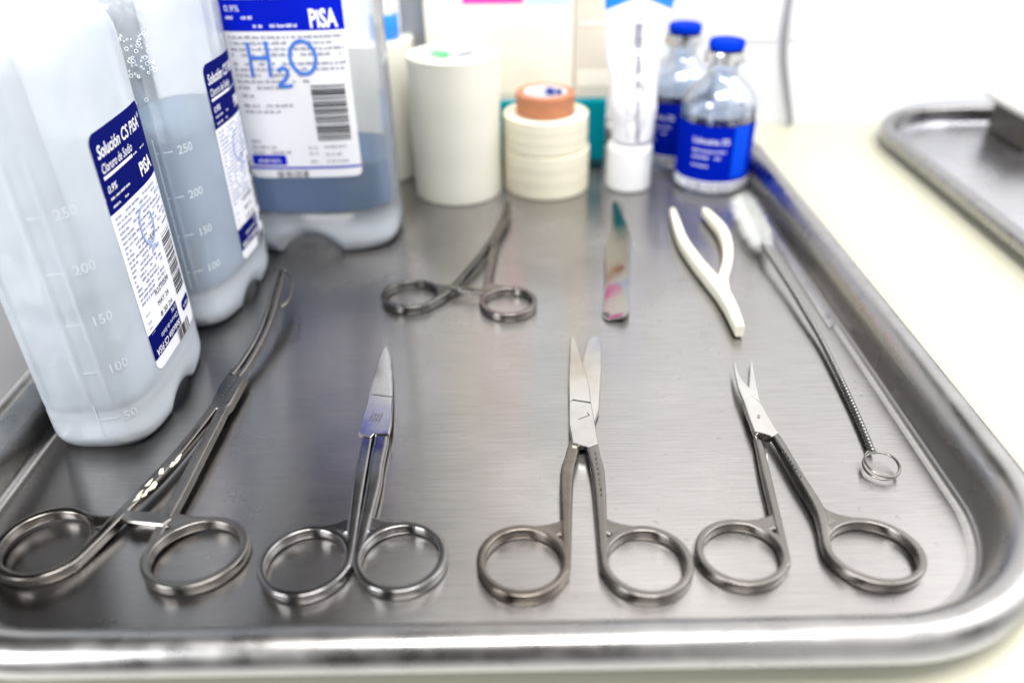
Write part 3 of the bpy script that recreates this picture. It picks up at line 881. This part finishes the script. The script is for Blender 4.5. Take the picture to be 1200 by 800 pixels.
def saline_label(bs, t, u0, u1, v0, v1, seed):
    p = Print(bs.wrap)
    W, Hh = u1-u0, v1-v0
    U = lambda a: u0+W*a
    Vv = lambda a: v0+Hh*a
    p.rrect(u0, u1, v0, v1, .42, 0, .02)
    # navy header
    p.rrect(u0+.01, u1-.01, Vv(.735), v1-.01, .40, 1, .03, 16)
    p.rect(u0+.01, u1-.01, Vv(.70), Vv(.76), 1, .032)
    p.text('Solución CS PiSA', U(.06), Vv(.905), .62, 0, .045, bold=.018, shear=.25, fit=W*.80)
    p.text('®', U(.88), Vv(.935), .28, 0, .045)
    p.text('Cloruro de Sodio', U(.06), Vv(.85), .46, 0, .045, bold=.006, shear=.2, fit=W*.55)
    p.rect(U(.06), U(.58), Vv(.828), Vv(.840), 0, .045)
    p.small_lines(U(.60), U(.86), Vv(.83), .07, 0, seed+50, lift=.045)
    p.text('0.9%', U(.06), Vv(.775), .36, 0, .045, bold=.01, shear=.2)
    p.small_lines(U(.07), U(.42), Vv(.748), .09, 0, seed+51, lift=.045)
    p.small_lines(U(.07), U(.36), Vv(.718), .09, 0, seed+52, lift=.045)
    p.text('PiSA', U(.64), Vv(.735), .72, 0, .045, bold=.03, fit=W*.28)
    # small print
    k = 0; v = .672
    while v > .30:
        end = .95 if v > .52 else .60
        p.small_lines(U(.05), U(end if k % 5 else end-.1), Vv(v), .10, 2, seed+k)
        v -= .0205; k += 1
    p.small_lines(U(.45), U(.95), Vv(.50), .09, 3, seed+70)
    # faint handwriting
    cx, cy = U(.50), Vv(.56)
    p.stroke([(cx+.55*math.cos(a), cy+.75*math.sin(a)) for a in [1.2+5.6*i/14 for i in range(15)]], .09, 4)
    p.stroke([(cx-.2, cy-1.1), (cx+.1, cy-.9), (cx+.5, cy-1.0)], .09, 4)
    # bar code read across, date stamps
    p.bars(U(.69), U(.93), Vv(.185), Vv(.47), 3, seed+1, True)
    p.text('R22T05M', U(.30), Vv(.285), .30, 3, .045, fit=W*.30)
    p.text('MAY 24', U(.30), Vv(.235), .30, 3, .045, fit=W*.24)
    p.text('8 30 24', U(.30), Vv(.185), .30, 3, .045, fit=W*.26)
    for i, a in enumerate((.25, .215, .19, .165)): p.small_lines(U(.06), U(.13), Vv(a), .08, 2, seed+80+i)
    # upside-down navy flag at the foot
    p.rect(u0+.01, U(.62), Vv(.055), Vv(.175), 1, .03)
    p.text('Solución CS PiSA', U(.60), Vv(.092), .40, 0, .045, bold=.015, shear=.25, rot=PI, fit=W*.54)
    p.text('Cloruro de Sodio', U(.60), Vv(.130), .28, 0, .045, shear=.2, rot=PI, fit=W*.40)
    p.text('0.9%', U(.60), Vv(.167), .26, 0, .045, shear=.2, rot=PI)
    p.rrect(U(.72), U(.95), Vv(.085), Vv(.135), .2, 1, .03, 4)
    p.small_lines(U(.76), U(.91), Vv(.10), .12, 0, seed+90, lift=.045)
    p.bars(U(.50), U(.78), Vv(.0), Vv(.052), 3, seed+2, False)
    p.build('label', LM, t)

def scale_marks(bs, t, u, marks):
    p = Print(bs.wrap)
    for z, s_ in marks:
        p.text(s_, u, z-.18, .52, 0, .015, bold=.012)
        p.rect(u-.85, u-.2, z-.02, z+.03, 0, .015)
    p.rect(u-.9, u-.86, marks[0][0]-.8, marks[-1][0]+.6, 0, .012)
    p.build('scale_marks', M['scale'], t)
B1 = BottleShape(-16.0, 27.35, 0.0, 2.2, 3.9)
t1 = make_bottle(B1, 'half full saline bottle nearest the camera, its navy label fully readable', 6.75, 16.6, ('shell', 'skirt'), arch_h=.5)
saline_label(B1, t1, -1.80, 2.75, 2.35, 11.75, 100)
scale_marks(B1, t1, -3.9, [(1.7,'50'),(3.8,'100'),(5.8,'150'),(7.8,'200'),(9.8,'250')])
B2 = BottleShape(-15.35, 36.15, -0.10, 2.2, 3.85)
t2 = make_bottle(B2, 'nearly full saline bottle standing between the front bottle and the H2O bottle', 9.2, 16.4, ('shell2', 'skirt'), water_mat='watermid', arch_h=.55)
saline_label(B2, t2, -.6, 3.4, 2.2, 11.6, 300)
scale_marks(B2, t2, -3.4, [(3.2,'100'),(5.0,'150'),(6.8,'200'),(8.8,'250')])
mb = MB(); r_ = random.Random(21)
for k in range(300):
    th = r_.uniform(-2.6, -.9); zz = r_.uniform(11.9, 14.9) if k > 6 else r_.uniform(10.2, 11.8)
    p = B2.world(B2.sec(th)[0]*.975, B2.sec(th)[1]*.975, zz)
    if zz > 13.4:
        f_ = 1-(zz-13.4)*.16; p = Vector((B2.c.x+(p.x-B2.c.x)*f_, B2.c.y+(p.y-B2.c.y)*f_, zz))
    d = Vector((p.x-B2.c.x, p.y-B2.c.y, .8)).normalized(); p = p+d*.18
    a = d.orthogonal().normalized(); b = d.cross(a); rr = r_.choice((.02, .03, .035, .05, .07))
    ring = [(*(p+a*rr*math.cos(q)+b*rr*math.sin(q)), .025, .025) for q in [2*PI*i/10 for i in range(10)]]
    sweep(ring, 2, 5, True, up=d, mb=mb)
o = mb.build('air_bubbles', M['bubble'], t2, True); o['kind'] = 'stuff'

B3 = BottleShape(-10.75, 43.3, -PI/2, 3.0, 4.35)
t3 = make_bottle(B3, 'large bottle with H2O handwritten in blue on its white label', 5.1, 17.2, ('shell3', 'skirt'), water_mat='waterb', arch_h=1.05, arch_w=1.9, skirt=2.45, arch_c=-.55)
p = Print(B3.wrap)
u0, u1, v0, v1 = -2.95, 2.95, 4.6, 14.2
p.rrect(u0, u1, v0, v1, .35, 0, .02)
p.rrect(u0+.01, u1-.01, 12.6, v1-.01, .33, 5, .03, 8)
p.rect(u0+.01, u1-.01, 12.0, 12.9, 5, .032)
p.rect(-2.75, -.9, 13.45, 13.62, 0, .045)
p.small_lines(-.8, .2, 13.45, .16, 0, 1, lift=.045)
p.text('0.9%', -2.7, 12.9, .4, 0, .045)
p.small_lines(-2.7, -1.4, 12.55, .16, 0, 2, lift=.045)
p.small_lines(-1.4, 1.0, 12.16, .17, 0, 3, lift=.045)
p.text('PiSA', 1.3, 12.15, 1.15, 0, .045, bold=.035, fit=1.35)
for k, v in enumerate((11.65, 11.38, 11.1, 10.83, 10.4, 10.13, 9.85, 9.55, 9.25)):
    p.small_lines(-2.75, (2.8, 2.3, 2.8, 2.6, 2.8, 2.7, .6, .9, -.5)[k], v, .17, 7, 200+k)
for k, v in enumerate((8.85, 8.35, 8.05)): p.small_lines(-2.6, (-2.0, -.1, -.7)[k], v, .17, 7, 230+k)
for k, v in enumerate((6.5, 6.2, 5.92)): p.small_lines(-2.6, (-2.1, -1.3, -.6)[k], v, .17, 7, 240+k)
for k, v in enumerate((6.15, 5.85, 5.4)): p.small_lines(.35, .8, v, .15, 7, 250+k)
for k, v in enumerate((6.2, 5.8, 5.42)): p.small_lines(1.2, 2.4, v, .13, 7, 260+k)
p.bars(.9, 2.6, 6.6, 9.4, 3, 77, True)
p.rrect(-2.75, -.9, 5.3, 5.85, .12, 5, .03, 4)
p.small_lines(-2.4, -1.2, 5.45, .22, 0, 9, lift=.045)
p.rect(u0+.02, u1-.02, 5.08, 5.2, 5, .03)
p.bars(-1.5, .2, 4.61, 4.98, 3, 78, False)
for pts in ([(-1.85,11.5),(-1.84,10.6),(-1.85,9.85)], [(-.95,11.55),(-.93,10.7),(-.97,9.85)], [(-1.9,10.75),(-1.4,10.78),(-.9,10.75)],
            [(-.55,10.1),(-.35,10.28),(-.12,10.15),(-.2,9.8),(-.6,9.42),(-.3,9.38),(.05,9.42)],
            [(.75+.62*math.cos(a), 10.75+.78*math.sin(a)) for a in [1.6+6.4*i/16 for i in range(17)]]):
    p.stroke(pts, .17, 6)
p.build('label', LM, t3)

# ------------------------------------------------------------------ tapes
def tape_roll(name, label, cx, cy, z, r, h, rc, mat, core, group, inner=None):
    t = thing(name, label, 'tape', (cx, cy, z), group)
    r2 = random.Random(int(cx*100)+int(z*10))
    prof = [(rc+.1, z+.02), (r-.05, z+.02), (r, z+.07)] + [(r+.012*math.sin(i*1.9), z+.07+(h-.14)*i/10) for i in range(1, 10)] + [(r, z+h-.07), (r-.05, z+h-.02)]
    for i in range(1, 16):
        rr = r-.05-(r-.05-rc-.1)*i/15; prof.append((rr, z+h-.02+(.012 if i % 2 else -.006)))
    prof.append((rc+.1, z+.02))
    sharp(lathe(prof, cx, cy, 72).build('tape', mat, t, True), 40)
    prof = [(rc+.095, z+.03), (rc+.095, z+h-.03), (rc+.02, z+h-.01), (rc-.06, z+h-.05), (rc-.06, z+.03), (rc+.095, z+.03)]
    o = sharp(lathe(prof, cx, cy, 48).build('core', core, t, True), 40)
    if inner:
        mb = MB()
        for (a0, a1, z0, z1, m) in inner:
            n_ = 10; V = []
            for zz in (z+h-z1, z+h-z0):
                for i in range(n_+1):
                    a = a0+(a1-a0)*i/n_; V.append((cx+(rc-.075)*math.cos(a), cy+(rc-.075)*math.sin(a), zz))
            mb.add(V, [(i, i+1, n_+2+i, n_+1+i) for i in range(n_)], 0)
        mb.build('core_label', inner[0][4], t)
    return t

def top_disc(t, cx, cy, z, segs, mats):
    """printed card disc in the end of a roll"""
    mb = MB()
    for (r0, r1, a0, a1, m) in segs:
        n_ = 24; V = []
        for rr in (r0, r1):
            for i in range(n_+1):
                a = a0+(a1-a0)*i/n_; V.append((cx+rr*math.cos(a), cy+rr*math.sin(a), z+.004*m))
        mb.add(V, [(i, n_+1+i, n_+2+i, i+1) for i in range(n_)], m)
    mb.build('end_label', mats, t)

tr = tape_roll('tape_roll', 'tall wide roll of white cloth tape with green-marked core, beside the H2O bottle', -3.3, 49.65, 0, 2.8, 8.75, 1.5, M['tape'], M['core'], 'rolls of surgical tape')
top_disc(tr, -3.3, 49.65, 8.735, [(.01, 1.42, 0, 2*PI, 0), (.25, 1.40, -2.7, -1.75, 1), (.3, 1.35, 2.5, 3.3, 1), (.5, 1.3, -1.2, .3, 2)], [M['foil'], M['green'], M['grey']])
tr = tape_roll('tape_roll', 'tall white tape roll half hidden behind the H2O bottle', -8.75, 53.6, 0, 2.7, 8.9, 1.2, M['tape'], M['core'], 'rolls of surgical tape')
top_disc(tr, -8.75, 53.6, 8.885, [(.01, 1.12, 0, 2*PI, 0), (.3, 1.1, -.6, .7, 1)], [M['core'], M['green']])
tape_roll('tape_roll', 'lower cream tape roll, bottom of the small tape stack', 2.45, 50.2, 0, 2.78, 2.78, 1.9, M['tape2'], M['core'], 'rolls of surgical tape')
tape_roll('tape_roll', 'upper cream tape roll under the small orange-brown tape', 2.4, 50.15, 2.8, 2.7, 2.15, 1.9, M['tape2'], M['core'], 'rolls of surgical tape')
tape_roll('tape_roll', 'small orange-brown tape roll on top of the cream rolls', 2.35, 49.9, 4.97, 1.85, 1.32, 1.25, M['tapeo'], M['core'], 'rolls of surgical tape',
          [(1.0, 1.5, .1, .6, M['navy']), (.4, .9, .1, .6, M['navy'])])

# ------------------------------------------------------------------ cartons
def carton(name, label, x0, x1, y0, y1, z0, z1, mat, extra=None, rot=0):
    t = thing(name, label, 'carton', ((x0+x1)/2, (y0+y1)/2, z0))
    mb = MB(); mb.box(x0, x1, y0, y1, z0, z1)
    bevel(mb.build('box', mat, t), .08)
    for (nm, a0, a1, b0, b1, m) in (extra or []):
        mb = MB(); mb.box(a0, a1, y0-.03, y0-.002, b0, b1); mb.build(nm, m, t)
    return t
carton('carton', 'low teal carton on the tray behind the tape stack', -4.9, 6.6, 53.0, 56.6, .02, 4.75, M['teal'],
       [('printed_patch', 1.0, 2.4, 3.1, 4.0, M['navy']), ('shade_band', -4.8, 6.5, .1, .7, plain('teal_base_shade', (.005,.06,.08), .5))])  # the low dark strip paints the shade at the carton's foot
carton('carton', 'tall cream carton with a pink label, on the teal carton', -5.2, 4.3, 53.3, 56.6, 4.77, 24, M['carton'],
       [('pink_label', -2.75, 1.05, 10.82, 13.6, M['pink']), ('blue_label', 1.2, 4.1, 10.7, 20, plain('pale_blue_label', (.55,.72,.85), .5)), ('printed_line', -4.9, 4.0, 5.1, 5.25, M['carton2'])])
carton('carton', 'narrow beige carton squeezed between the cream carton and the ointment tube', 4.36, 7.9, 53.4, 56.6, 4.77, 20.0, M['carton2'],
       [('printed_line', 4.6, 7.6, 9.4, 9.6, M['carton']), ('printed_line', 4.6, 7.6, 5.6, 6.6, M['carton'])])
t = carton('carton', 'added grey block standing in for shaded wall in the gap beside the cream carton', -6.9, -5.3, 54.6, 56.8, 3.0, 14.0, M['grey'])  # added grey block, stands in for dim wall seen through the gap

t = thing('ointment_tube', 'white tube with bright blue cap standing on the half hidden tape roll', 'tube', (-7.9, 53.6, 8.9))
sharp(lathe([(.001, 8.93), (.85, 8.93), (.9, 9.0), (.9, 10.3), (.84, 10.38), (.001, 10.38)], -7.75, 53.2, 32).build('cap', M['sky_blue'], t, True), 40)
sharp(lathe([(.001, 10.39), (.8, 10.39), (.86, 10.6), (.86, 15), (.001, 15.2)], -7.75, 53.2, 32).build('tube_body', M['whitepl'], t, True), 40)

# ------------------------------------------------------------------ crumpled ointment tube
CX, CY = 7.85, 49.9
t = thing('ointment_tube', 'crumpled white ointment tube standing on its white cap beside the vials', 'tube', (CX, CY, 0))
prof = [(.001,.02),(1.36,.02),(1.44,.1)]+[(1.46-.02*i/10+.02*(i % 2), .1+2.7*i/10) for i in range(11)]+[(1.36,2.95),(.001,2.97)]
o = lathe([p for p in prof], CX, CY, 60).build('cap', M['whitepl'], t, True); sharp(o, 40)
r_ = random.Random(4)
folds = [(r_.uniform(-PI, 0), r_.uniform(3.6, 10.5), r_.uniform(.16, .6), r_.uniform(.18, .6), r_.uniform(-1.4, 1.4), r_.uniform(-.13, .05)) for _ in range(150)]
def tube_surf(th, z, lift=0):
    f_ = min(1, max(0, (z-2.98)/8.7))
    rx = (1.30+.72*f_**1.25) if z > 3.25 else 1.0+.28*(z-2.98)/.27
    ry = (1.30*(1-f_**1.15)+.06) if z > 3.25 else rx
    waist = 1+.04*math.exp(-((z-5.2)/.7)**2)-.05*math.exp(-((z-6.8)/.9)**2)
    rx *= waist; ry *= waist
    d = 0
    for a, zz, wa, wz, sl, am in folds:
        da = (th-a+PI) % (2*PI)-PI; q = (da/wa*1.6+sl*(z-zz))
        d += am*math.exp(-q*q*5-((z-zz)/wz/1.6)**2)
    d *= min(1, max(0, (z-3.1)*.35))*(1-f_**4)
    x = (rx+d*.6+lift)*math.cos(th); y = (ry+d+lift)*math.sin(th)
    sway = .10*math.sin(z*.55)
    return Vector((CX+x+sway, CY+y+.10*math.sin(z*.8), z))
KS, KR = 160, 220
zs = [2.98+(12.95-2.98)*i/KR for i in range(KR+1)]
V = [tube_surf(2*PI*k/KS, z) for z in zs for k in range(KS)]
Fc = [(i*KS+k, i*KS+(k+1) % KS, (i+1)*KS+(k+1) % KS, (i+1)*KS+k) for i in range(KR) for k in range(KS)]
Fc.append(tuple(KR*KS+k for k in range(KS)))
pr = Print(lambda u, v, l: tube_surf(-PI/2+u/1.5, v, l))
r2 = random.Random(8)
for c_, (a, b) in enumerate(((3.6, 8.9), (3.4, 10.6), (4.2, 8.0))):
    z = a
    while z < b:
        s_ = r2.uniform(.06, .13)
        w_ = (.12, .34, .10)[c_]
        u_ = (-.55, .0, .5)[c_]+r2.uniform(-.04, .04)
        pr.rect(u_, u_+w_*r2.uniform(.6, 1), z, z+s_*.8, 1, .045)
        z += s_+.06+(r2.random() > .85)*.3
for k in range(8): pr.rect(-.15, .25, 9.0+k*.16, 9.08+k*.16, 1, .045)
mb = MB(); mb.add(V, Fc, 0); mb.add(pr.mb.v, pr.mb.f, 1)
o = mb.build('tube_body', [plain('white_tube_laminate', (.76,.76,.80), .9, .02), plain('tube_print', (.13,.13,.17), .6)], t, True)
# blue crimped end, chevron shaped
V, Fc = [], []; n_ = 96; q_ = 14
for i in range(n_):
    th = 2*PI*i/n_
    lo = 10.95+.75*(1-abs(math.cos(th)))
    for k in range(q_+1): V.append(tube_surf(th, lo+(12.97-lo)*k/q_, .03))
for i in range(n_):
    a, b = i*(q_+1), ((i+1) % n_)*(q_+1)
    for k in range(q_): Fc.append((a+k, b+k, b+k+1, a+k+1))
Fc.append(tuple(i*(q_+1)+q_ for i in range(n_)))
mesh_obj('crimped_end', V, Fc, M['sky_blue'], t, smooth=True)

# ------------------------------------------------------------------ vials
def vial(label, cx, cy, rot, r=2.35):
    t = thing('glass_vial', label, 'vial', (cx, cy, 0), 'blue labelled glass vials')
    body = [(.001,.08),(r*.8,.04),(r-.12,.1),(r,.3),(r,5.3),(r-.06,5.7),(r-.35,6.2),(r-.85,6.7),(1.05,7.0),(.92,7.25),(.92,7.75),(1.15,7.85),(1.2,8.1),(1.15,8.3)]
    sharp(lathe(body, cx, cy, 64).build('glass', M['glass'], t, True), 60)
    cont = [(.001,.2),(r*.8,.18),(r-.2,.35),(r-.14,.5),(r-.14,4.9),(.001,4.92)]
    sharp(lathe(cont, cx, cy, 48).build('contents', M['vialwater'], t, True), 50)
    sharp(lathe([(1.18,7.86),(1.26,7.9),(1.28,8.35),(1.22,8.55),(.001,8.58)], cx, cy, 48).build('crimp_collar', M['alu'], t, True), 40)
    sharp(lathe([(.001,8.59),(1.0,8.59),(1.08,8.68),(1.08,9.05),(1.0,9.15),(.001,9.15)], cx, cy, 48).build('cap', M['capblue'], t, True), 40)
    w = lambda u, v, l: Vector((cx+(r+l)*math.cos(rot+u/r), cy+(r+l)*math.sin(rot+u/r), v))
    p = Print(w)
    p.rect(-7.3, 7.3, .32, 4.5, 1, .02, .25)
    p.rect(-7.3, 7.3, .33, .95, 0, .03, .25)
    p.rect(.85, 2.0, 1.2, 4.49, 2, .03, .25)
    p.text('Lidocaína 2%', -1.75, 3.4, .5, 0, .04, bold=.01, fit=2.3)
    p.small_lines(-1.7, .4, 2.85, .16, 0, 5)
    p.small_lines(-1.7, .1, 2.45, .16, 0, 6)
    p.small_lines(-1.7, -.6, 1.9, .16, 0, 7)
    p.bars(-1.9, 2.4, .38, .85, 3, 12, False, .04)
    p.build('label', [M['lblwhite'], M['vialblue'], M['vialblue2'], M['printgrey']], t)
    return t
vial('front blue-labelled glass vial with blue cap, nearest the wire brush', 13.35, 50.05, -PI/2-.1)
vial('rear blue-labelled glass vial, half hidden behind the ointment tube', 11.75, 54.85, -PI/2-.5)

# ------------------------------------------------------------------ wall fittings
t = thing('wall_socket', 'white plate on the wall left of the hanging cable', 'socket', (20, 63, 9))
mb = MB(); mb.box(15.6, 20.4, 62.84, 62.99, 6.2, 16); bevel(mb.build('plate', M['socket'], t), .15)
t = thing('wall_socket', 'wide white plate on the wall right of the hanging cable', 'socket', (26, 63, 9))
mb = MB(); mb.box(21.6, 29.0, 62.84, 62.99, 6.2, 16); bevel(mb.build('plate', M['socket'], t), .15)
cb = catmull([(20.9,62.7,16,.4,.4),(20.9,62.7,10,.4,.4),(20.95,62.6,6.6,.5,.5),(21.3,62.4,4.2,.5,.5),(21.9,62.1,1.8,.5,.5),(22.3,61.8,.1,.5,.5)], 10)
o = sweep(cb, 2, 12, up=Vector((0,1,0))).build('cable', M['cable'], None, True)
tag(o, 'thin grey cable hanging down the white wall to the counter', 'cable')

mb = MB(); mb.box(-62, -20.6, 14, 61, -.14, .15)  # added dark sheet, stands in for shade on the counter
o = bevel(mb.build('counter_shade_sheet', plain('grey_shade_sheet', (.17,.17,.175), .6, .3, .08, 25)), .1)
tag(o, 'added grey sheet standing in for shaded counter left of the large tray', 'mat')  # not a real mat, the added sheet stands in for shade

# ------------------------------------------------------------------ light: soft white room
w = bpy.data.worlds.new('World'); sc.world = w; w.use_nodes = True
nt = w.node_tree; nt.nodes.clear()
out = N(nt, 'ShaderNodeOutputWorld'); bg = N(nt, 'ShaderNodeBackground')
nt.links.new(bg.outputs[0], out.inputs[0])
tc = N(nt, 'ShaderNodeTexCoord'); sp = N(nt, 'ShaderNodeSeparateXYZ'); nt.links.new(tc.outputs['Generated'], sp.inputs[0])
def smooth(sock, a, b, lo, hi):
    n = N(nt, 'ShaderNodeMapRange', interpolation_type='SMOOTHSTEP')
    n.inputs[1].default_value, n.inputs[2].default_value, n.inputs[3].default_value, n.inputs[4].default_value = a, b, lo, hi
    nt.links.new(sock, n.inputs[0]); return n.outputs[0]
def mul(a, b, op='MULTIPLY'):
    n = N(nt, 'ShaderNodeMath', operation=op)
    for i, s_ in enumerate((a, b)):
        if isinstance(s_, (int, float)): n.inputs[i].default_value = s_
        else: nt.links.new(s_, n.inputs[i])
    return n.outputs[0]
def blob(d, c0, c1, lo):
    v = N(nt, 'ShaderNodeVectorMath', operation='DOT_PRODUCT'); v.inputs[1].default_value = Vector(d).normalized()
    nt.links.new(tc.outputs['Generated'], v.inputs[0])
    return smooth(v.outputs['Value'], c0, c1, 1, lo)
back = smooth(sp.outputs[1], -.05, .3, 0, 1)
grad = smooth(sp.outputs[0], -.30, .26, .02, 1.9)                          # beyond the counter: dim on the left, bright on the right
room = smooth(sp.outputs[0], .02, .36, .10, 1.7)
mixn = N(nt, 'ShaderNodeMix', data_type='FLOAT')
nt.links.new(back, mixn.inputs[0]); nt.links.new(room, mixn.inputs[2]); nt.links.new(grad, mixn.inputs[3])
side = smooth(mul(sp.outputs[0], -1), .72, .92, 0, .8)                      # added glow from the far left, brightens the bottles
val = mul(mixn.outputs[0], side, 'ADD')
ceil = mul(smooth(sp.outputs[2], .84, .97, 0, .7), smooth(sp.outputs[0], -.35, .25, .1, 1))
val = mul(val, ceil, 'ADD')
val = mul(val, smooth(sp.outputs[2], .0, .2, .45, 1.0))                     # dimmed towards the horizon to darken the instrument sides
val = mul(val, smooth(sp.outputs[2], -.12, -.02, .8, 0), 'ADD')               # pale floor
ax_ = mul(mul(sp.outputs[0], .01, 'SUBTRACT'), 0, 'ADD')
ab = N(nt, 'ShaderNodeMath', operation='ABSOLUTE'); nt.links.new(ax_, ab.inputs[0])
person = mul(mul(smooth(ab.outputs[0], .15, .27, 1, 0), smooth(sp.outputs[1], -.35, -.18, 1, 0)), smooth(sp.outputs[2], -.02, .08, 0, .96))
val = mul(val, mul(1, person, 'SUBTRACT'))                                  # whoever holds the camera
val = mul(val, blob((-.38, -.80, .40), .965, .985, .12))
val = mul(val, blob((.50, -.75, .35), .97, .99, .45))
val = mul(val, blob((.80, -.45, .35), .96, .985, .10))
nt.links.new(val, bg.inputs['Strength'])
bg.inputs[0].default_value = (1.0, .985, .97, 1)

def area(name, loc, target, size, power, colr=(1,1,1), sy=None):
    l = bpy.data.lights.new(name, 'AREA'); l.energy = power; l.color = colr; l.size = size*CM
    if sy: l.shape = 'RECTANGLE'; l.size_y = sy*CM
    o = bpy.data.objects.new(name, l); col.objects.link(o); o.location = Vector(loc)*CM
    o.rotation_euler = (Vector(target)-Vector(loc)).to_track_quat('-Z', 'Y').to_euler()
    return o
area('ceiling_lamp', (6, -14, 130), (0, 40, 0), 70, 25, (1, .985, .96), 45)
area('window_light', (125, 50, 85), (15, 50, 5), 120, 4, (.95, .98, 1), 100)
area('wall_fill', (62, 34, 62), (38, 63, 18), 50, 3, (.97, .98, 1), 50)  # added unseen lamp, brightens the right part of the wall
area('bottle_fill', (-100, -60, 72), (-15, 35, 8), 55, 21, (.96, .98, 1), 55)  # added fill from the front left, brightens the bottles

# ------------------------------------------------------------------ camera
cd = bpy.data.cameras.new('camera'); cam = bpy.data.objects.new('camera', cd); col.objects.link(cam); sc.camera = cam
cd.sensor_width = 36; cd.lens = F/1200*36
cam.location = (0, 0, CAMH*CM)
cam.rotation_euler = (Matrix.Rotation(PI/2-TILT, 3, 'X') @ Matrix.Rotation(-ROLL, 3, 'Z')).to_euler()
cd.clip_start = .005; cd.clip_end = 50
cd.dof.use_dof = True; cd.dof.focus_distance = .305; cd.dof.aperture_fstop = 4.2; cd.dof.aperture_blades = 9

sc.view_settings.view_transform = 'Standard'; sc.view_settings.look = 'None'
sc.view_settings.exposure = 0; sc.view_settings.gamma = 1
sc.render.engine = 'CYCLES'
cy = sc.cycles
cy.use_denoising = True
try: cy.denoiser = 'OPENIMAGEDENOISE'
except Exception: pass
cy.max_bounces = 14; cy.transparent_max_bounces = 24; cy.transmission_bounces = 12; cy.glossy_bounces = 6; cy.diffuse_bounces = 5
cy.caustics_reflective = False; cy.caustics_refractive = True
cy.sample_clamp_indirect = 6
